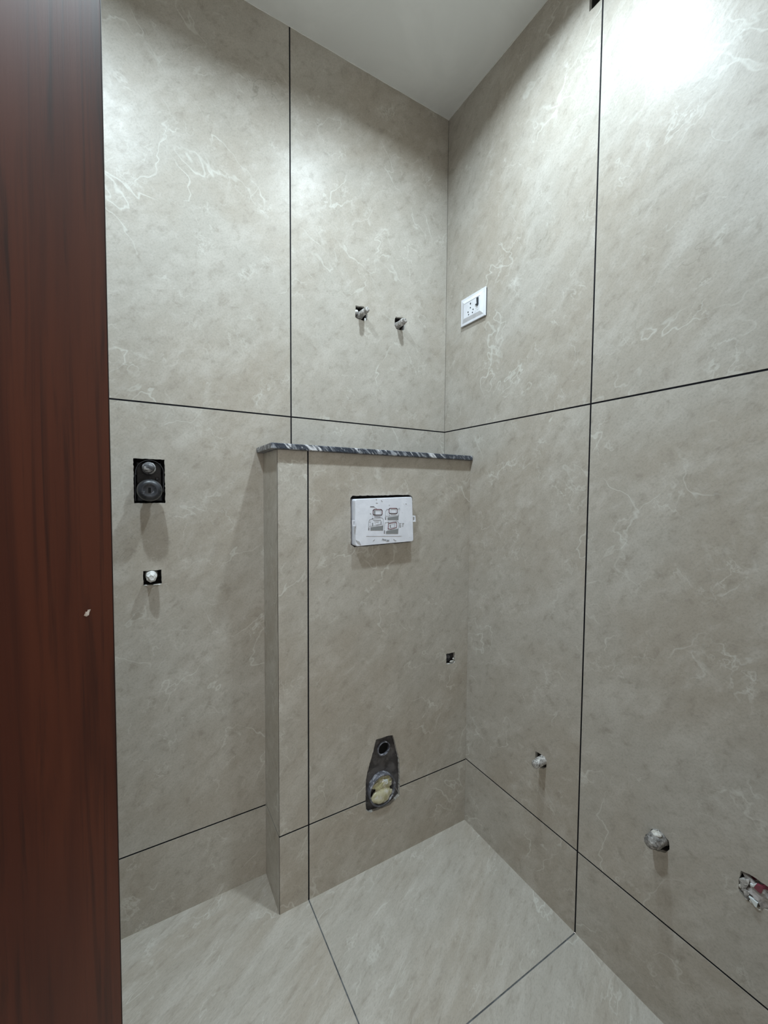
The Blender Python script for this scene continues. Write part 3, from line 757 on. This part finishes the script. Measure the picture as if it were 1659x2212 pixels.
# scrape on the lower left corner
bm = bmesh.new()
zq = lambda pts: [cpx(*p) for p in zpx((740, 1050), 9.217, pts)]
prism(bm, zq([(255, 1065), (300, 1090), (330, 1100), (365, 1165), (330, 1150), (290, 1120)]), y0, y1, 0)
link_bm('scrape', bm, [M_INKL], shell); bm = bmesh.new(); prism(bm, zq([(235, 860), (262, 800), (268, 805), (250, 880)]), y0+0.0, y1, 0)
link_bm('scrape', bm, [M_INKL], shell)

# ------------------------------------------------------------------ switch and socket plate (right wall)
Yc, Zc = -0.1530, 1.8235
root = empty('switched_socket', (0, Yc, Zc), 'x'); tag(root, 'white switched wall socket plate on the right wall beside the corner', 'socket')
# local x = towards camera side? local +x maps to world -y
bw, bh = 0.0605, 0.0465
bm = bmesh.new(); add_box(bm, (-bw+0.003, -0.0035, -bh+0.0025), (bw-0.0005, 0.002, bh-0.003)); link_bm('backing_box', bm, M_DARK, root)
bm = bmesh.new()
def ringrect(w_, h_, y): return [bm.verts.new(p) for p in ((-w_, y, -h_), (w_, y, -h_), (w_, y, h_), (-w_, y, h_))]
iw, ih = 0.0385, 0.0245
lv = [ringrect(bw, bh, -0.0034), ringrect(bw, bh, -0.0062), ringrect(bw-0.0010, bh-0.0010, -0.0072), ringrect(bw-0.0085, bh-0.0085, -0.0076), ringrect(iw+0.0015, ih+0.0015, -0.0122), ringrect(iw, ih, -0.0122), ringrect(iw, ih, -0.0060)]
for k in range(len(lv)-1):
    for i in range(4): bm.faces.new((lv[k][i], lv[k][(i+1) % 4], lv[k+1][(i+1) % 4], lv[k+1][i]))
bmesh.ops.recalc_face_normals(bm, faces=bm.faces[:])
link_bm('plate_frame', bm, M_WHITE, root)
bm = bmesh.new(); add_box(bm, (-iw+0.0006, -0.0117, -ih+0.0006), (iw-0.0006, -0.0056, ih-0.0006), bevel=0.0004); link_bm('socket_face', bm, M_WHITE, root)
# local x for a pixel: world y -> local x = -(y-Yc)
def lp(x, y): p = atx(*zpx((980, 600), 18.43, [(x, y)])[0], -0.0117); return (-(p.y-Yc), p.z-Zc)
for (x, y, r, tall) in ((670, 1030, 0.0027, 1.25), (668, 1193, 0.0025, 1.0), (772, 1257, 0.0024, 1.0), (573, 1372, 0.0026, 1.0), (745, 1382, 0.0024, 1.0), (595, 1468, 0.0024, 1.0)):
    lx, lz = lp(x, y); bm = bmesh.new()
    lathe(bm, [(r, -0.0119), (r*0.98, -0.0115)], 18, 0, (lx, 0, lz), squash=tall); link_bm('pin_hole', bm, M_DARK, root)
bm = bmesh.new()
sw = [lp(*p) for p in ((920, 805), (990, 765), (990, 1040), (960, 1110), (915, 1105), (865, 1075), (930, 1020))]
prism(bm, sw, -0.0140, -0.0115)
link_bm('dark_rocker', bm, plain('dark_blue_grey_plastic', (0.025, 0.032, 0.042), 0.4), root)
bm = bmesh.new()
for pts in ([(875, 1230), (915, 1130)], [(890, 1225), (945, 1180)], [(950, 1190), (985, 1160)], [(905, 1275), (960, 1280)], [(940, 1270), (990, 1225)], [(860, 1350), (885, 1310)]):
    P_ = [lp(*p) for p in pts]; strip(bm, P_, 0.0010, -0.0119, -0.0115)
link_bm('printed_marks', bm, M_INKL, root)

# ------------------------------------------------------------------ wrapper stuffed in the hole at the right edge
c = px_(zpx((1560, 1860), 16.76, [(1330, 1150)]))[0]
root = empty('crumpled_wrapper', (0, c.y, c.z), 'x'); tag(root, 'crumpled white and maroon wrapper stuffed into wall hole at the right edge', 'wrapper')
def wl(pts, X=-0.002):
    out = []
    for p in zpx((1560, 1860), 16.76, pts):
        v = atx(*p, X); out.append((-(v.y-c.y), v.z-c.z))
    return out
bm = bmesh.new()
blob(bm, (0.004, 0.010, -0.002), (0.030, 0.011, 0.027), 4, 0.40, 48, 21, ridged=True)
link_bm('wrapper_body', bm, M_FOIL, root)
bm = bmesh.new(); prism(bm, wl([(620, 640), (760, 660), (985, 680), (960, 830), (850, 1020), (980, 1100), (970, 1390), (880, 1400), (830, 1320), (790, 1160), (700, 1020)]), -0.003, 0.006)
link_bm('paper_fold', bm, M_STUB, root)
bm = bmesh.new(); prism(bm, wl([(985, 1255), (1120, 1340), (1310, 1500), (1270, 1650), (1200, 1600), (1080, 1400)]), -0.006, -0.001); link_bm('white_fold', bm, M_SLIVER, root); bm = bmesh.new(); prism(bm, wl([(1020, 800), (1120, 850), (1240, 830), (1150, 930), (1040, 870)]), -0.004, 0.002)
link_bm('white_fold', bm, M_SLIVER, root)
bm = bmesh.new(); prism(bm, wl([(1240, 830), (1400, 900), (1500, 1010), (1420, 1170), (1330, 1110), (1160, 950)]), -0.004, 0.003)
link_bm('maroon_fold', bm, M_MAROON, root)
lumps('plaster_lump', root, [((-0.026, -0.001, -0.010), (0.004, 0.002, 0.0045)), ((-0.010, -0.001, -0.026), (0.0035, 0.002, 0.0035)), ((0.0, -0.001, -0.031), (0.004, 0.002, 0.0025))])
